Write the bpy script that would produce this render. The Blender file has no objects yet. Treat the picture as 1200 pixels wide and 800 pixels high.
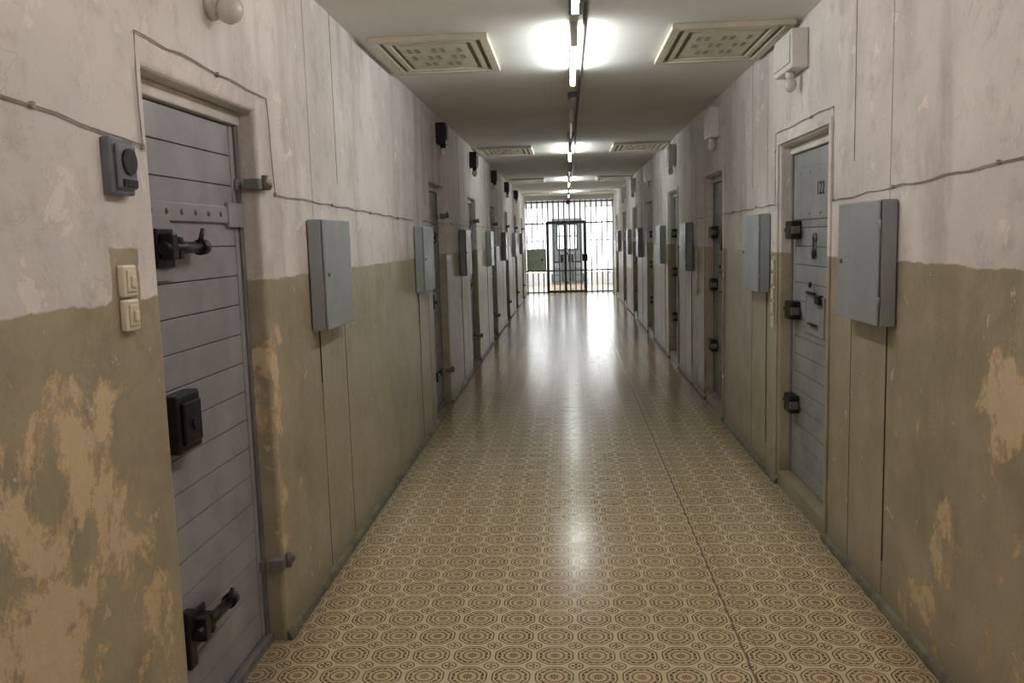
import bpy, bmesh, math, random
from mathutils import Matrix, Vector
random.seed(4)
WL,WR,H=1.17,1.302,2.74
Y0,Y1=-3.0,24.5
S=bpy.context.scene
# ---------------------------------------------------------------- node helpers
class NT:
    def __init__(s,name):
        s.m=bpy.data.materials.new(name); s.m.use_nodes=True
        s.t=s.m.node_tree; s.b=s.t.nodes['Principled BSDF']
    def n(s,ty,**kw):
        x=s.t.nodes.new(ty)
        for k,v in kw.items(): setattr(x,k,v)
        return x
    def set(s,inp,v):
        if isinstance(v,bpy.types.NodeSocket): s.t.links.new(v,inp)
        else:
            if isinstance(v,(tuple,list)) and len(v)==3 and inp.type=='RGBA': v=(*v,1)
            inp.default_value=v
    def M(s,op,a,b=0.0,c=0.0):
        x=s.n('ShaderNodeMath',operation=op)
        s.set(x.inputs[0],a); s.set(x.inputs[1],b); s.set(x.inputs[2],c)
        return x.outputs[0]
    def ss(s,v,a,b,lo=0.0,hi=1.0):
        x=s.n('ShaderNodeMapRange',interpolation_type='SMOOTHSTEP')
        s.set(x.inputs[0],v)
        for i,q in enumerate((a,b,lo,hi)): s.set(x.inputs[i+1],q)
        return x.outputs[0]
    def pos(s):
        g=s.n('ShaderNodeNewGeometry'); q=s.n('ShaderNodeSeparateXYZ')
        s.t.links.new(g.outputs['Position'],q.inputs[0])
        return g.outputs['Position'],q.outputs[0],q.outputs[1],q.outputs[2]
    def noise(s,vec,scale,detail=4,rough=.55,dist=0.0,stretch=None):
        if stretch:
            mp=s.n('ShaderNodeMapping'); s.t.links.new(vec,mp.inputs[0]); mp.inputs['Scale'].default_value=stretch; vec=mp.outputs[0]
        x=s.n('ShaderNodeTexNoise'); s.t.links.new(vec,x.inputs['Vector'])
        x.inputs['Scale'].default_value=scale; x.inputs['Detail'].default_value=detail
        x.inputs['Roughness'].default_value=rough; x.inputs['Distortion'].default_value=dist
        return x.outputs['Fac']
    def mix(s,f,a,b):
        x=s.n('ShaderNodeMix',data_type='RGBA')
        s.set(x.inputs[0],f); s.set(x.inputs[6],a); s.set(x.inputs[7],b)
        return x.outputs[2]
    def bump(s,h,st=.3,dist=.01):
        x=s.n('ShaderNodeBump'); s.set(x.inputs['Height'],h); x.inputs['Strength'].default_value=st; x.inputs['Distance'].default_value=dist
        s.t.links.new(x.outputs[0],s.b.inputs['Normal'])
    def out(s,col,rough=.6,metal=0.0,spec=.5):
        s.set(s.b.inputs['Base Color'],col); s.set(s.b.inputs['Roughness'],rough)
        s.set(s.b.inputs['Metallic'],metal); s.set(s.b.inputs['Specular IOR Level'],spec)
        return s.m
def sr(r,g,b):
    f=lambda c:((c/255+.055)/1.055)**2.4 if c>10 else c/255/12.92
    return (f(r),f(g),f(b))

def paint(name,c,rough=.45,metal=0.0,var=.12,scale=9,bump=.08):
    t=NT(name); p,x,y,z=t.pos()
    n=t.noise(p,scale,5); n2=t.noise(p,scale*6,3)
    c2=tuple(k*(1-var*2.2) for k in c)
    col=t.mix(t.ss(n,.35,.7),c,c2)
    t.bump(n2,bump,.004)
    return t.out(col,t.ss(n,.3,.7,rough-.06,rough+.1),metal)

# places where the lower paint has come off the plaster: (y, z, ry, rz, strength)
PEEL_L=[(1.84,1.08,.28,.26,.125),(1.55,.62,.40,.42,.09),(2.10,.66,.20,.34,.10),(2.28,.28,.16,.26,.09),(3.30,.75,.10,.60,.12),(3.42,1.15,.16,.2,.08),(3.75,1.36,.14,.08,.10),(1.45,.15,.8,.30,.06)]
PEEL_R=[(2.66,1.02,.18,.30,.12),(2.98,.42,.20,.24,.12),(2.35,.45,.34,.40,.08),(3.15,.12,.2,.15,.10),(2.2,1.2,.4,.2,.06)]
def wall_mat(name,left):
    t=NT(name); p,x,y,z=t.pos()
    nb=t.noise(p,14,4); nl=t.noise(p,1.3,4); nm=t.noise(p,4.5,6,.6); nf=t.noise(p,40,5,.6)
    edge=t.M('ADD',z,t.M('MULTIPLY',t.M('SUBTRACT',nb,.5),.035))
    low=t.ss(edge,1.462,1.47,1,0)
    if left:
        dy=t.M('ABSOLUTE',t.M('SUBTRACT',y,2.20)); 
        dyn=t.M('ADD',dy,t.M('MULTIPLY',t.M('SUBTRACT',nb,.5),.05))
        sq=t.M('MULTIPLY',t.ss(dyn,.07,.076,1,0),t.ss(edge,1.60,1.607,1,0))
        low=t.M('MAXIMUM',low,sq)
    up=t.mix(t.ss(nl,.3,.7),sr(230,224,221),sr(204,199,195))
    up=t.mix(t.M('MULTIPLY',t.ss(t.noise(p,3,5,.6,0,(1,1,.22)),.48,.72),.6),up,sr(166,158,150))
    up=t.mix(t.M('MULTIPLY',t.ss(t.noise(p,7,7,.7),.50,.70),.45),up,sr(174,165,156))
    pu=t.ss(t.noise(p,6.5,7,.62,.4),.63,.64)
    up=t.mix(t.M('MULTIPLY',pu,.6),up,sr(238,230,225))
    lo=t.mix(t.ss(nm,.35,.7),sr(171,162,138),sr(152,143,120))
    lo=t.mix(t.M('MULTIPLY',t.ss(nl,.45,.7),.5),lo,sr(184,175,150))
    lo=t.mix(t.M('MULTIPLY',t.ss(t.noise(p,3.4,6,.7,0,(1,1,.3)),.48,.75),.5),lo,sr(126,116,94))
    pn=t.noise(p,4.2,12,.72,.2,(1,1.0,.85))
    th=t.M('ADD',t.ss(y,1.5,4.8,.575,.67),t.ss(z,1.0,1.4,.0,.08))
    for (cy,cz,ry,rz,stg) in (PEEL_L if left else PEEL_R):
        a=t.M('DIVIDE',t.M('SUBTRACT',y,cy),ry); b=t.M('DIVIDE',t.M('SUBTRACT',z,cz),rz)
        d2=t.M('ADD',t.M('MULTIPLY',a,a),t.M('MULTIPLY',b,b))
        th=t.M('SUBTRACT',th,t.ss(d2,.1,1.7,stg,0))
    df=t.M('SUBTRACT',pn,th)
    patch=t.ss(df,0,.006)
    patch2=t.ss(df,.035,.043)
    small=t.ss(t.noise(p,11,6,.6,.3),.67,.68)
    pc=t.mix(t.ss(nb,.35,.65),sr(204,182,146),sr(190,168,132))
    lo=t.mix(t.M('MULTIPLY',patch,.78),lo,pc)
    lo=t.mix(t.M('MULTIPLY',patch2,.7),lo,sr(220,202,166))
    rim=t.ss(t.M('ABSOLUTE',df),0,.004,1,0)
    lo=t.mix(t.M('MULTIPLY',rim,.35),lo,sr(124,110,88))
    lo=t.mix(t.M('MULTIPLY',small,.8),lo,sr(206,198,178))
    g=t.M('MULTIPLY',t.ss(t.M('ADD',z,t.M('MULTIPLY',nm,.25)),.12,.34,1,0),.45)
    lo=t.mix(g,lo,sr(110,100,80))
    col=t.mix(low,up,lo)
    crack=t.ss(t.M('ABSOLUTE',t.M('SUBTRACT',t.noise(p,1.7,6,.65,.8),.5)),0,.004,1,0)
    col=t.mix(t.M('MULTIPLY',crack,.2),col,sr(110,100,88))
    hgt=t.M('ADD',t.M('MULTIPLY',nm,1.0),t.M('MULTIPLY',nf,.25))
    hgt=t.M('SUBTRACT',hgt,t.M('MULTIPLY',patch,.15))
    t.bump(hgt,.45,.014)
    rg=t.M('ADD',t.ss(low,0,1,.75,.36),t.M('MULTIPLY',patch,.25))
    return t.out(col,rg,0,.45)

def ceil_mat():
    t=NT('ceiling_plaster'); p,x,y,z=t.pos()
    n=t.noise(p,1.1,4); n2=t.noise(p,22,5)
    t.bump(t.M('ADD',n2,t.M('MULTIPLY',n,2)),.15,.01)
    return t.out(t.mix(t.ss(n,.3,.7),sr(232,232,228),sr(222,222,217)),.7)

def floor_mat():
    t=NT('patterned_linoleum'); p,x,y,z=t.pos()
    P=.160
    def cell(off):
        a=t.M('SUBTRACT',t.M('FRACT',t.M('ADD',t.M('DIVIDE',x,P),off+50)),.5)
        b=t.M('SUBTRACT',t.M('FRACT',t.M('ADD',t.M('DIVIDE',y,P),off+50)),.5)
        r=t.M('SQRT',t.M('ADD',t.M('MULTIPLY',a,a),t.M('MULTIPLY',b,b)))
        th=t.M('ARCTAN2',b,a)
        return a,b,r,th
    def band(v,c,w,f=.008):
        return t.ss(t.M('ABSOLUTE',t.M('SUBTRACT',v,c)),w-f,w+f,1,0)
    def mx(*a):
        r=a[0]
        for q in a[1:]: r=t.M('MAXIMUM',r,q)
        return r
    a,b,r,th=cell(0.0)
    rs=t.M('ADD',r,t.M('MULTIPLY',t.M('COSINE',t.M('MULTIPLY',th,8)),.009))
    c16=t.M('COSINE',t.M('MULTIPLY',th,14))
    ring1=band(rs,.440,.017)
    ring2=band(rs,.345,.034)
    dots=t.M('MULTIPLY',band(r,.345,.018),t.ss(c16,.2,.6))
    ring2=t.M('SUBTRACT',ring2,t.M('MULTIPLY',dots,.8))
    ring3=band(t.M('ADD',r,t.M('MULTIPLY',c16,.010)),.225,.018)
    core=t.M('MULTIPLY',t.ss(r,.105,.12,1,0),t.ss(t.M('COSINE',t.M('MULTIPLY',th,8)),-.6,-.2))
    big=mx(ring1,ring2,ring3,core)
    a2,b2,r2,t2=cell(0.5)
    outm=t.ss(r,.465,.475)
    s1=band(r2,.165,.016); pet=t.M('MULTIPLY',t.ss(r2,.105,.115,1,0),t.ss(t.M('COSINE',t.M('MULTIPLY',t2,4)),-.5,-.1))
    small=t.M('MULTIPLY',mx(s1,pet),outm)
    pat=mx(big,small)
    shade=t.M('MULTIPLY',t.ss(r,.29,.30,1,0),.30)
    w=t.noise(p,1.0,5,.6,0,(1,.3,1)); w2=t.noise(p,9,5,.65); sc=t.noise(p,60,3,.5)
    base=t.mix(t.ss(w,.3,.7),sr(226,209,172),sr(210,193,156))
    base=t.mix(shade,base,sr(182,152,108))
    dark=t.mix(t.ss(w2,.3,.75),sr(94,72,52),sr(116,92,68))
    wear=t.ss(w2,.35,.75,1.0,.82)
    col=t.mix(t.M('MULTIPLY',pat,wear),base,dark)
    seam=t.M('ABSOLUTE',t.M('SUBTRACT',x,.645))
    sm=t.ss(seam,.002,.007,1,0)
    s2m=t.ss(t.M('ABSOLUTE',t.M('SUBTRACT',x,.70)),.002,.005,1,0)
    col=t.mix(t.M('MULTIPLY',sm,.8),col,sr(92,78,58)); col=t.mix(t.M('MULTIPLY',s2m,.4),col,sr(110,90,62))
    side_dark=t.ss(t.M('ABSOLUTE',t.M('SUBTRACT',x,.066)),1.05,1.24,0,.5)  # darker towards both long edges of the floor
    col=t.mix(side_dark,col,sr(104,94,72))
    t.bump(t.M('ADD',t.M('ADD',t.M('MULTIPLY',w,1.2),t.M('MULTIPLY',w2,.45)),t.M('MULTIPLY',sm,-.4)),.11,.01)
    return t.out(col,t.M('ADD',t.ss(w2,.3,.75,.13,.24),t.M('MULTIPLY',sc,.05)),0,.55)

def emis(name,c,st):
    t=NT(name); p,x,y,z=t.pos()
    t.set(t.b.inputs['Emission Color'],c); t.b.inputs['Emission Strength'].default_value=st
    return t.out(c,.5)

M={}
M['wl']=wall_mat('plaster_wall_left',True); M['wr']=wall_mat('plaster_wall_right',False)
M['ceil']=ceil_mat(); M['floor']=floor_mat()
M['door']=paint('grey_door_paint',sr(148,147,151),.42,0,.08,5,.1)
M['doorg']=paint('grey_door_groove',sr(96,95,99),.6,0,.08,7,.1)
M['door2']=paint('grey_door_paint_cool',sr(150,154,154),.42,0,.08,5,.1)
M['frame']=paint('grey_frame_paint',sr(118,117,119),.45)
M['iron']=paint('black_iron',sr(36,35,36),.38,.3)
M['steel']=paint('worn_steel',sr(130,122,116),.4,.6)
M['cab']=paint('cabinet_enamel',sr(148,154,156),.34,0,.03,4,.02)
M['cabd']=paint('cabinet_gap',sr(60,62,62),.6)
M['seam']=paint('seam_dark',sr(84,74,62),.9)
M['ivory']=paint('ivory_plastic',sr(226,218,194),.35,0,.03)
M['white']=paint('white_plastic',sr(218,216,210),.4,0,.05)
M['vent']=paint('vent_cream',sr(212,207,190),.5,0,.06)
M['ventd']=paint('vent_shadow',sr(160,154,136),.7)
M['wire']=paint('painted_wire',sr(160,150,142),.5)
M['skirt']=paint('skirting_grey',sr(124,119,100),.55,0,.2)
M['grey']=paint('intercom_grey',sr(112,115,123),.4)
M['gate']=paint('gate_bar_paint',sr(96,100,102),.5)
M['gatef']=paint('gate_frame_paint',sr(66,66,66),.45)
M['gateplate']=paint('gate_plate_paint',sr(182,200,192),.4)
M['red']=paint('red_plastic',sr(120,28,20),.5)
M['hall']=paint('hall_white_wall',sr(225,228,232),.7,0,.03)
M['office']=paint('office_grey_wall',sr(120,128,126),.7,0,.05)
M['tube']=emis('fluorescent_tube_lit',(.96,1,.97),52.0)
M['tubew']=emis('fluorescent_tube_fill',(1,.90,.85),42.0)
M['tubeoff']=paint('fluorescent_tube_off',sr(215,218,215),.25,0,.02)
M['day']=emis('daylight_glow_pane',(.93,.97,1),3.3)  # emission shared by the added hall panels and the rear window
M['glass']=paint('lamp_glass',sr(215,210,206),.12,0,.03)

# ---------------------------------------------------------------- mesh builder
class B:
    """wall frame: a along Y, b out of the wall into the corridor, z up; otherwise plain xyz"""
    def __init__(s,name,side=None):
        s.name=name; s.bm=bmesh.new(); s.mats=[]
        if side=='L': s.f=lambda a,b,z:Vector((-(WL-b),a,z))
        elif side=='R': s.f=lambda a,b,z:Vector((WR-b,a,z))
        else: s.f=lambda a,b,z:Vector((a,b,z))
    def mi(s,m):
        if m not in s.mats: s.mats.append(m)
        return s.mats.index(m)
    def box(s,a0,a1,b0,b1,z0,z1,m,bev=0.0):
        v=[s.bm.verts.new(s.f(a,b,z)) for a in(a0,a1) for b in(b0,b1) for z in(z0,z1)]
        i=s.mi(m); fs=[]
        for q in((0,1,3,2),(4,6,7,5),(0,4,5,1),(2,3,7,6),(0,2,6,4),(1,5,7,3)):
            f=s.bm.faces.new([v[k] for k in q]); f.material_index=i; fs.append(f)
        if bev>0:
            es=list({e for f in fs for e in f.edges})
            r=bmesh.ops.bevel(s.bm,geom=es,offset=bev,segments=2,affect='EDGES',profile=.5)
            for f in r['faces']: f.material_index=i
    def tube(s,pts,rad,m,seg=10,cap=True):
        i=s.mi(m); P=[s.f(*p) for p in pts]; rings=[]
        rads=rad if isinstance(rad,(list,tuple)) else [rad]*len(P)
        for k,p in enumerate(P):
            d=(P[min(k+1,len(P)-1)]-P[max(k-1,0)]).normalized()
            up=Vector((0,0,1)) if abs(d.z)<.9 else Vector((0,1,0))
            u=d.cross(up).normalized(); w=d.cross(u)
            rings.append([s.bm.verts.new(p+rads[k]*(u*math.cos(2*math.pi*j/seg)+w*math.sin(2*math.pi*j/seg))) for j in range(seg)])
        for a,b in zip(rings,rings[1:]):
            for j in range(seg):
                f=s.bm.faces.new((a[j],a[(j+1)%seg],b[(j+1)%seg],b[j])); f.material_index=i; f.smooth=seg>6
        if cap:
            for r in(rings[0],rings[-1]):
                f=s.bm.faces.new(r); f.material_index=i
    def ball(s,c,r,m,sc=(1,1,1),seg=16):
        i=s.mi(m); p=s.f(*c)
        r0=bmesh.ops.create_uvsphere(s.bm,u_segments=seg,v_segments=seg//2+2,radius=r,matrix=Matrix.Translation(p)@Matrix.Diagonal((*sc,1)))
        for v in r0['verts']:
            for f in v.link_faces: f.material_index=i; f.smooth=True
    def done(s,bevel=0):
        bmesh.ops.recalc_face_normals(s.bm,faces=s.bm.faces)
        me=bpy.data.meshes.new(s.name); s.bm.to_mesh(me); s.bm.free()
        for m in s.mats: me.materials.append(M[m])
        o=bpy.data.objects.new(s.name,me); S.collection.objects.link(o)
        if bevel:
            md=o.modifiers.new('bevel','BEVEL'); md.width=bevel; md.segments=3; md.limit_method='ANGLE'; md.angle_limit=.6
        return o

# ---------------------------------------------------------------- layout (metres)
DL=[(2.38,3.24),(7.35,8.25),(10.25,11.15),(13.2,14.1),(16.2,17.1),(19.1,20.0),(22.0,22.9)]
DR=[(4.38,5.38),(7.28,8.20),(10.2,11.1),(13.15,14.05),(16.15,17.05),(19.1,20.0),(22.0,22.9)]
BLx=[(3.80,4.27),(6.50,6.98),(9.25,9.75),(12.3,12.8),(15.3,15.8),(18.2,18.7),(21.1,21.6)]
BRx=[(3.47,3.97),(5.60,6.10),(9.0,9.52),(11.45,11.97),(14.95,15.45),(17.45,17.95),(20.9,21.4)]

def wall(name,side,doors,mat):
    b=B(name,side)
    pr=[(Y0,-.05)]
    for a,c in doors: pr+=[(a,-.05),(a,2.10),(c,2.10),(c,-.05)]
    pr+=[(Y1+.05,-.05),(Y1+.05,H+.06),(Y0,H+.06)]
    b.mi(mat)
    f0=[b.bm.verts.new(b.f(y,0,z)) for y,z in pr]; f1=[b.bm.verts.new(b.f(y,-.14,z)) for y,z in pr]
    b.bm.faces.new(f0); b.bm.faces.new(f1[::-1])
    n=len(pr)
    for k in range(n): b.bm.faces.new((f0[k],f0[(k+1)%n],f1[(k+1)%n],f1[k]))
    b.box(Y0,Y1+.05,-.30,-.14,-.05,H+.06,mat)
    return b.done(.016)
wall('wall_left','L',DL,'wl'); wall('wall_right','R',DR,'wr')
b=B('wall_back'); b.box(-1.5,1.7,Y0-.15,Y0,-.05,H+.06,'wr'); b.done()
b=B('floor'); b.box(-1.32,1.45,Y0,Y1+.3,-.1,0,'floor'); b.done()
b=B('ceiling'); b.box(-1.32,1.45,Y0,Y1+.1,H,H+.1,'ceil'); b.done()
b=B('trim_end_beam'); b.box(-WL,WR,24.3,24.6,2.62,H,'ceil',.01); b.done()

def skirt(name,side,doors):
    b=B(name,side); ys=[Y0]
    for a,c in doors: ys+=[a,c]
    ys.append(Y1)
    b.mi('skirt')
    for k in range(0,len(ys),2):
        a,c=ys[k],ys[k+1]; pr=[(0,0),(.022,0),(.020,.014),(.013,.028),(.005,.036),(0,.038)]
        r0=[b.bm.verts.new(b.f(a,q,z)) for q,z in pr]; r1=[b.bm.verts.new(b.f(c,q,z)) for q,z in pr]
        for j in range(len(pr)): b.bm.faces.new((r0[j],r0[(j+1)%6],r1[(j+1)%6],r1[j]))
        b.bm.faces.new(r0); b.bm.faces.new(r1[::-1])
    return b.done()
skirt('baseboard_left','L',DL); skirt('baseboard_right','R',DR)

# ---------------------------------------------------------------- cell doors
def bolt(b,a,z,dr,p):
    b.box(a-.055,a+.055,p,p+.012,z-.06,z+.06,'iron',.003)
    b.box(a-.045,a-.005,p+.012,p+.055,z-.035,z+.045,'iron',.005)
    b.box(a+.015,a+.045,p+.012,p+.05,z-.035,z+.035,'iron',.005)
    b.tube([(a-.07*dr,p+.034,z),(a+.20*dr,p+.034,z)],.019,'iron',12)
    b.tube([(a+.185*dr,p+.034,z-.0),(a+.225*dr,p+.034,z)],.026,'iron',12)
    b.tube([(a+.155*dr,p+.034,z),(a+.158*dr,p+.055,z+.028),(a+.165*dr,p+.06,z+.06)],[.009,.009,.007],'iron',8)
def door(n,side,y0,y1,style):
    b=B('door_%d'%n,side); dm='door' if side=='L' else 'door2'
    th=.035 if side=='L' else .09
    wm='wl' if side=='L' else 'wr'
    b.box(y0,y1,-.138,-.055 if side=='L' else -.004,-.03,th,'frame' if side=='L' else 'wr',.004)
    for q in((y0,y0+.035,th,2.055),(y1-.028,y1,th,2.055)): b.box(q[0],q[1],-.138,-.07,q[2],q[3],'frame',.003)
    b.box(y0,y1,-.138,-.060,2.050,2.10,wm,.006)
    a0,a1=y0+.04,y1-.033; z0,z1=th+.008,2.045
    b.box(a0,a1,-.135,-.088,z0,z1,'doorg')
    b.box(a0,a0+.05,-.094,-.078,z0,z1,dm,.002); b.box(a1-.035,a1,-.094,-.078,z0,z1,dm,.002)
    k=18; hh=(z1-z0)/k
    for i in range(k):
        b.box(a0+.052,a1-.037,-.094,-.080-random.random()*.001,z0+i*hh+.0018,z0+(i+1)*hh-.0018,dm,.002)
    f=-.079
    if style=='L':
        b.box(a0+.02,a1,f,f+.010,1.685,1.745,dm,.003)
        for q in range(7):
            b.ball((a0+.08+q*.105,f+.010,1.715),.010,'doorg',(.5,1,1),10)
        b.box(a1-.12,a1+.02,f,f+.016,1.67,1.76,dm,.003)
        for z in(1.83,.33):
            b.box(a1-.02,y1+.02,f,f+.012,z-.02,z+.02,'frame',.003)
            b.box(y1-.04,y1+.055,-.045,.014,z-.018,z+.022,'frame',.004)
            b.tube([(y1+.01,.022,z-.02),(y1+.01,.022,z+.035)],.014,'steel',10)
            b.ball((y1+.045,.020,z+.002),.022,'steel',(.8,1,1),10)
        bolt(b,a0+.14,1.60,1,f+.01)
        b.box(a0+.03,a0+.20,f,f+.012,1.50,1.70,dm,.002)
        b.box(a0+.065,a0+.225,f,f+.055,.965,1.15,'iron',.008)
        b.box(a0+.085,a0+.205,f+.055,f+.068,.99,1.125,'iron',.006)
        b.tube([(a0+.145,f+.066,1.05),(a0+.145,f+.078,1.05)],.018,'iron',12)
        bolt(b,a0+.17,.37,1,f+.01)
        b.box(a0+.08,a0+.13,f,f+.03,.26,.45,'iron',.006)
    else:
        for z in(1.60,1.12,.55):
            b.box(a1-.17,a1-.03,f,f+.06,z-.055,z+.055,'iron',.008)
            b.tube([(a1-.20,f+.035,z),(a1+.03,f+.035,z)],.017,'iron',10)
            b.box(a1-.21,a1-.185,f+.015,f+.065,z-.022,z+.022,'steel',.004)
        b.box(a0+.02,a1-.02,f,f+.006,1.66,1.95,dm,.002)
        ac=(a0+a1)/2
        for da in(-.3,-.1,.1,.3):
            for z in(1.69,1.92): b.ball((ac+da,f+.006,z),.008,'steel',(.5,1,1),8)
        for q in((ac-.20,ac+.16,1.22,1.232),(ac-.20,ac+.16,1.008,1.02),(ac-.20,ac-.188,1.02,1.22),(ac+.148,ac+.16,1.02,1.22)):
            b.box(q[0],q[1],f,f+.010,q[2],q[3],dm,.003)
        b.box(ac-.185,ac+.145,f,f+.006,1.02,1.22,dm,.002)
        b.box(ac-.16,ac-.08,f,f+.03,1.19,1.24,'iron',.004); b.tube([(ac-.1,f+.02,1.07),(ac+.06,f+.02,1.07)],.007,'iron',8)
        b.box(ac-.05,ac+.12,f+.006,f+.02,1.235,1.25,'iron',.003); b.ball((ac+.03,f+.02,1.29),.018,'iron',(.5,1,1),10)
        b.tube([(ac,f,1.555),(ac,f+.012,1.555)],.026,'steel',14)
        b.box(ac-.013,ac+.013,f+.010,f+.016,1.46,1.56,'iron',.005)
        b.ball((ac,f+.012,1.465),.027,'iron',(.35,1,1.2),12)
    o=b.done()
    if style=='R':
        cu=bpy.data.curves.new('door_number','FONT'); cu.body=str(114+n); cu.size=.10; cu.extrude=.001; cu.align_x='CENTER'
        cu.materials.append(M['iron'])
        t=bpy.data.objects.new('door_number_text',cu); S.collection.objects.link(t)
        t.matrix_world=Matrix(((0,0,-1,WR-f-.0075),(-1,0,0,(y0+y1)/2-.10),(0,1,0,1.79),(0,0,0,1)))
        t.parent=o
n=1
for a,c in DL: door(n,'L',a,c,'L'); n+=1
for a,c in DR: door(n,'R',a,c,'R'); n+=1

def surround(i,side,y0,y1):
    b=B('trim_%d'%i,side); w=.045
    for q in((y0-w,y0-.012,.055,2.10+w),(y1+.012,y1+w,.055,2.10+w),(y0-.012,y1+.012,2.112,2.10+w)):
        b.box(q[0],q[1],0,.012,q[2],q[3],'wr',.004)
    b.done()
i=1
for a,c in DR: surround(i,'R',a,c); i+=1

# ---------------------------------------------------------------- electrical cabinets and chase covers
def cabinet(side,y0,y1):
    b=B('electrical_cabinet',side); z0,z1=1.205,1.71
    b.box(y0,y1,.006,.066,z0,z1,'cab',.004)
    b.box(y0+.012,y1-.012,.066,.069,z0+.012,z1-.012,'cabd')
    b.box(y0+.002,y1-.002,.069,.080,z0+.002,z1-.002,'cab',.005)
    e=y1-.05 if side=='R' else y0+.05
    b.tube([(e,.080,(z0+z1)/2),(e,.087,(z0+z1)/2)],.010,'steel',10)
    e2=y0 if side=='R' else y1
    for z in(z0+.1,z1-.1): b.tube([(e2,.074,z-.02),(e2,.074,z+.02)],.006,'cab',8)
    b.done()
ck=1
def cover(side,y0,y1):
    global ck
    b=B('trim_cover_%d'%ck,side); ck+=1; wm='wl' if side=='L' else 'wr'
    b.box(y0,y1,0,.004,.05,1.215,wm,.001); b.box(y1,y1+.007,0,.0045,.06,1.22,'seam')
    b.box(y0-.006,y0,0,.0045,.95 if side=='L' else .2,1.22,'seam')
    b.box(y0,y1,0,.004,1.69,H,wm,.001); b.box(y1,y1+.007,0,.0045,1.9,H,'seam')
    b.done()
for a,c in BLx: cabinet('L',a,c); cover('L',a+.12,c+.09)
for a,c in BRx: cabinet('R',a,c); cover('R',a+.10,c+.03)

# ---------------------------------------------------------------- wall boxes with bulkhead lamps
def lampbox(side,y,mat,z0,z1,w,glass):
    b=B('alarm_lamp_box',side)
    b.box(y,y+w,0,.09,z0,z1,mat,.008)
    b.box(y+.02,y+w-.02,.09,.098,z0+.03,z1-.03,mat,.003)
    b.tube([(y+w*.4,.055,z0),(y+w*.4,.055,z0-.035)],.026,mat,12)
    b.ball((y+w*.4,.055,z0-.065),.034,glass,(1,1,1.25),14)
    b.done()
for y in(7.85,10.55,13.5,16.4,19.3): lampbox('L',y,'iron',2.47,2.66,.16,'glass')
lampbox('R',4.78,'white',2.46,2.665,.38,'glass')
for y in(7.45,10.35,13.3,16.3,19.2): lampbox('R',y,'white',2.40,2.65,.24,'glass')
b=B('globe_wall_lamp','L'); b.tube([(2.88,0,2.40),(2.88,.025,2.40)],.052,'white',20); b.tube([(2.88,.025,2.40),(2.88,.04,2.395)],[.042,.038],'white',20)
b.ball((2.88,.068,2.38),.045,'glass',(1,1,1.05),20); b.done()

# ---------------------------------------------------------------- intercom, switches, wires
b=B('wall_intercom','L')
b.box(2.12,2.235,0,.028,1.74,1.885,'grey',.006); b.box(2.135,2.23,.028,.040,1.755,1.87,'grey',.006)
b.tube([(2.185,.040,1.825),(2.185,.047,1.825)],.034,'iron',20); b.box(2.15,2.22,.040,.045,1.76,1.78,'iron',.002); b.done()
for z in (1.475,1.385):
    b=B('light_switch','L'); b.box(2.15,2.222,0,.020,z,z+.084,'ivory',.006); b.box(2.163,2.209,.020,.025,z+.013,z+.071,'ivory',.003)
    b.box(2.175,2.197,.025,.033,z+.025,z+.055,'ivory',.004); b.done()
def wire(side,pts,r=.0025):
    P=[]
    for p,q in zip(pts,pts[1:]):
        L=math.dist(p,q); n=max(1,int(L/.09))
        for k in range(n):
            t=k/n; j=.004*math.sin((p[0]+t*L)*17)+random.uniform(-.003,.003)
            h=abs(q[1]-p[1])<=abs(q[0]-p[0])
            P.append((p[0]+(q[0]-p[0])*t+(0 if h else j),.007,p[1]+(q[1]-p[1])*t+(j if h else 0)))
    P.append((pts[-1][0],.007,pts[-1][1]))
    b=B('alarm_wire',side); b.tube(P,r,'wire',6)
    for k in range(0,len(P),9): b.box(P[k][0]-.006,P[k][0]+.006,0,.012,P[k][2]-.008,P[k][2]+.008,'wire',.002)
    b.done()
wire('L',[(1.0,1.98),(2.32,1.885)]); wire('L',[(2.33,1.88),(2.335,2.19),(3.36,2.17),(3.40,1.80),(6.45,1.755)])
wire('L',[(6.98,1.76),(9.2,1.76),(16,1.77)])
wire('R',[(1.0,1.86),(2.6,1.785),(4.28,1.735)]); wire('R',[(4.30,1.74),(4.31,2.19),(5.46,2.19),(5.47,1.76),(8.9,1.74)])
for s_,y in(('R',5.50),('R',8.7)):
    b=B('junction_strip',s_)
    b.box(y-.012,y+.012,0,.006,.98,1.44,'ivory',.002)
    for k in range(5): b.box(y-.02,y+.02,.006,.018,.99+k*.09,1.06+k*.09,'ivory',.003)
    b.done()

# ---------------------------------------------------------------- ceiling vents
def vent(x0,x1,y0,y1):
    b=B('ceiling_vent'); Z=H
    def ring(a,c,e,g,w,zt,zb,m):
        b.box(a,c,e,e+w,zb,zt,m,.004); b.box(a,c,g-w,g,zb,zt,m,.004)
        b.box(a,a+w,e+w,g-w,zb,zt,m,.004); b.box(c-w,c,e+w,g-w,zb,zt,m,.004)
    ring(x0,x1,y0,y1,.05,Z,Z-.03,'vent')
    b.box(x0+.05,x1-.05,y0+.05,y1-.05,Z-.012,Z,'ventd')
    ring(x0+.075,x1-.075,y0+.08,y1-.08,.035,Z-.012,Z-.026,'vent')
    b.box(x0+.135,x1-.135,y0+.15,y1-.15,Z-.022,Z-.012,'vent',.004)
    w=(x1-x0-.33)/7
    for i in range(7):
        for j in range(3):
            if (i+j)%3==2: continue
            yy=y0+.30+j*(y1-y0-.6)/2
            b.box(x0+.165+i*w+w*.2,x0+.165+i*w+w*.75,yy-.05,yy+.05,Z-.024,Z-.022,'ventd')
    b.done()
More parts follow.
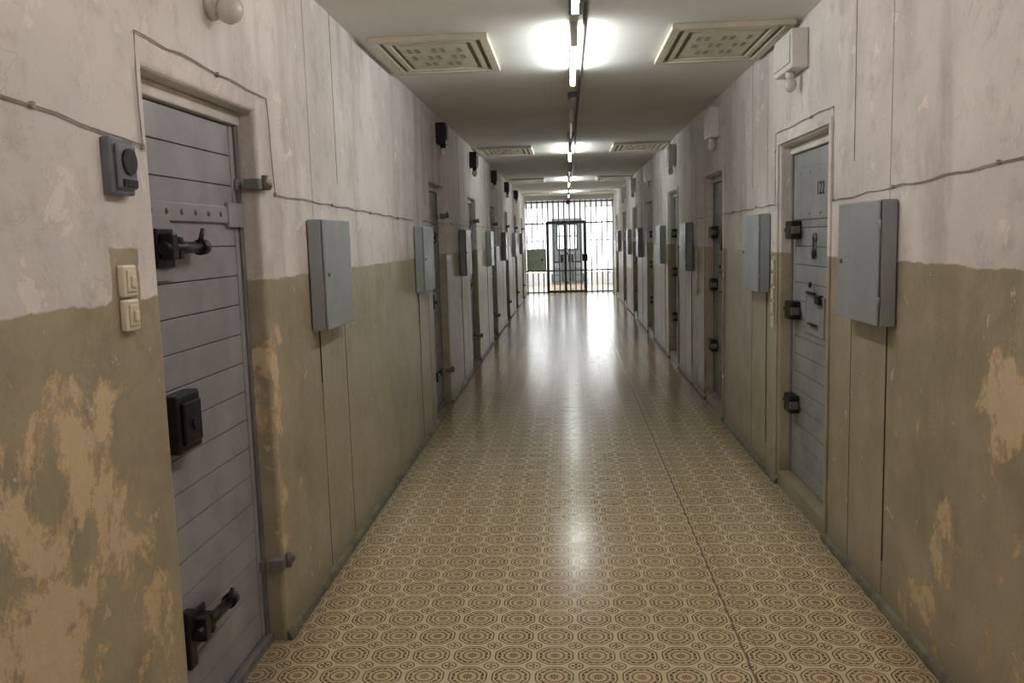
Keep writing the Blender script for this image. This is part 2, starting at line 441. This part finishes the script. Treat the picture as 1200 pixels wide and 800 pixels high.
for y in(4.9,10.85,16.8,22.3):
    vent(-1.10,-.42,y,y+.98); vent(.60,1.27,y,y+.98)

# ---------------------------------------------------------------- fluorescent battens
def batten(y,m):
    b=B('fluorescent_light_fixture'); x=.06; L=1.28
    b.box(x-.018,x+.018,y,y+L,H-.04,H,'white',.004)
    for q in(y+.01,y+L-.03): b.box(x-.018,x+.018,q,q+.022,H-.125,H-.04,'white',.003)
    b.tube([(x,y+.035,H-.105),(x,y+L-.035,H-.105)],.0155,m,8,False)
    b.done()
for y in(4.75,10.7,16.7,21.5): batten(y,'tube')
for y in(7.9,13.7,19.2): batten(y,'tubeoff')
for y in(2.85,.8,-1.6): batten(y,'tubew')  # unseen battens added as warm fill light for the near end
b=B('ceiling_conduit'); b.tube([(.115,Y0,H-.012),(.115,24.3,H-.012)],.010,'frame',8)
for y in(4.3,7.0,9.7,13.0,16,19): b.box(.03,.10,y,y+.14,H-.045,H,'frame',.005)
b.done()

# ---------------------------------------------------------------- end gate
b=B('barred_gate'); gy=24.45
x0,x1=-WL,WR
for z in(.03,.64,1.98,2.58): b.box(x0,x1,gy-.012,gy+.012,z-.022,z+.022,'gate',.003)
x=x0+.03
while x<x1:
    b.tube([(x,gy,.0),(x,gy,2.62)],.017,'gate',8); x+=.152
for xx in(-.56,.50): b.box(xx-.035,xx+.035,gy-.04,gy+.03,0,2.03,'gatef',.004)
b.box(-.56,.50,gy-.04,gy+.03,1.97,2.04,'gatef',.004); b.box(-.56,.50,gy-.03,gy+.02,.02,.08,'gatef',.004)
b.box(-.06,-.02,gy-.03,gy+.02,.05,2.0,'gatef',.004)
b.box(-1.16,-.60,gy-.05,gy-.02,.66,1.27,'gateplate',.005); b.tube([(-.72,gy-.05,.96),(-.72,gy-.075,.96)],.03,'iron',12)
b.box(.42,.58,gy-.06,gy-.02,.9,1.1,'iron',.005)
b.done()
b=B('alarm_bell'); b.tube([(.05,24.3,2.56),(.05,24.24,2.56)],.06,'red',18); b.tube([(.05,24.24,2.56),(.05,24.215,2.56)],[.05,.03],'red',18); b.box(-.01,.11,24.285,24.30,2.50,2.70,'white',.003); b.done()

# ---------------------------------------------------------------- hall behind the gate
b=B('hall_floor'); b.box(-3.2,3.2,Y1+.3,31,-.1,0,'floor'); b.done()
b=B('hall_ceiling'); b.box(-3.2,3.2,Y1+.1,31,3.0,3.1,'hall'); b.done()
b=B('wall_hall_left'); b.box(-3.35,-3.2,Y1+.05,31,-.05,3.1,'hall'); b.done()
b=B('wall_hall_right'); b.box(3.2,3.35,Y1+.05,31,-.05,3.1,'hall'); b.done()
b=B('wall_hall_front'); b.box(-3.2,-WL-.3,Y1+.05,Y1+.2,-.05,3.1,'hall'); b.box(WR+.3,3.2,Y1+.05,Y1+.2,-.05,3.1,'hall'); b.box(-WL-.3,WR+.3,Y1+.1,Y1+.2,H,3.1,'hall'); b.done()
b=B('wall_hall_back')
b.box(-3.2,-.55,29,29.2,-.05,.35,'hall'); b.box(.55,3.2,29,29.2,-.05,.35,'hall')
b.box(-3.2,3.2,29,29.2,2.6,3.1,'hall')
for q in((-3.2,-2.2),(-.62,-.50),(.50,.62),(2.2,3.2)): b.box(q[0],q[1],29,29.2,.35,2.6,'hall')
b.box(-.5,.5,29,29.2,2.2,2.6,'hall'); b.box(-3.2,3.2,30.9,31,-.05,3.1,'office'); b.done()
b=B('hall_grille_door')
for q in(-.49,-.03,.43): b.box(q,q+.06,28.95,29.0,0,2.2,'frame',.004)
for z in(.03,1.0,2.14): b.box(-.49,.49,28.95,29.0,z,z+.06,'frame',.004)
for k in range(1,8): b.tube([(-.49+k*.122,28.975,.03),(-.49+k*.122,28.975,2.2)],.009,'frame',6)
b.done()
for k,(a,c) in enumerate(((-2.2,-.62),(.62,2.2))):  # added glowing panels, for the bright end wall and the floor streak
    b=B('glow_pane_%d'%(k+1)); b.box(a,c,29.08,29.10,.35,2.6,'day')
    for q in(a,(a+c)/2-.02,c-.04): b.box(q,q+.04,29.04,29.12,.35,2.6,'white')
    for z in(.35,1.45,2.56): b.box(a,c,29.04,29.12,z,z+.04,'white')
    b.done()
b=B('glow_pane_3'); b.box(-.35,.35,30.86,30.88,1.15,2.0,'day')  # rear window, its glass glowing as daylight
for q in(-.37,-.02,.33): b.box(q,q+.04,30.82,30.89,1.13,2.02,'iron')
for z in(1.13,1.6,2.0): b.box(-.37,.37,30.82,30.89,z,z+.04,'iron')
b.done()
b=B('office_desk'); b.box(-.5,.5,29.6,30.3,.72,.76,'iron',.005)
for q in(-.5,.2): 
    b.box(q,q+.3,29.65,30.25,.0,.72,'frame',.004)
    for z in(.08,.30,.52): b.box(q+.02,q+.28,29.63,29.65,z,z+.18,'cab',.003)
b.box(-.30,.20,29.8,30.1,.76,1.05,'iron',.01); b.done()

def area(name,loc,rot,sx,sy,p,c):
    l=bpy.data.lights.new(name,'AREA'); l.shape='RECTANGLE'; l.size=sx; l.size_y=sy; l.energy=p; l.color=c
    o=bpy.data.objects.new(name,l); o.location=loc; o.rotation_euler=rot; S.collection.objects.link(o); return o
area('hall_fill_light',(0,26.8,2.97),(0,0,0),3.5,2.5,150,(.97,.98,1))  # unseen area light added to brighten the hall

# ---------------------------------------------------------------- world, camera
w=bpy.data.worlds.new('world'); S.world=w; w.use_nodes=True
w.node_tree.nodes['Background'].inputs[0].default_value=(.5,.55,.6,1); w.node_tree.nodes['Background'].inputs[1].default_value=.05
cam=bpy.data.cameras.new('camera'); co=bpy.data.objects.new('camera',cam); S.collection.objects.link(co)
cam.sensor_width=36; cam.lens=30; cam.clip_start=.02
R=Matrix.Rotation(.0674,4,'Z')@Matrix.Rotation(math.pi/2-.1204,4,'X')@Matrix.Rotation(-.0291,4,'Z')
co.matrix_world=Matrix.Translation((0,0,1.6))@R
S.camera=co
S.view_settings.view_transform='Standard'
S.view_settings.exposure=0.2
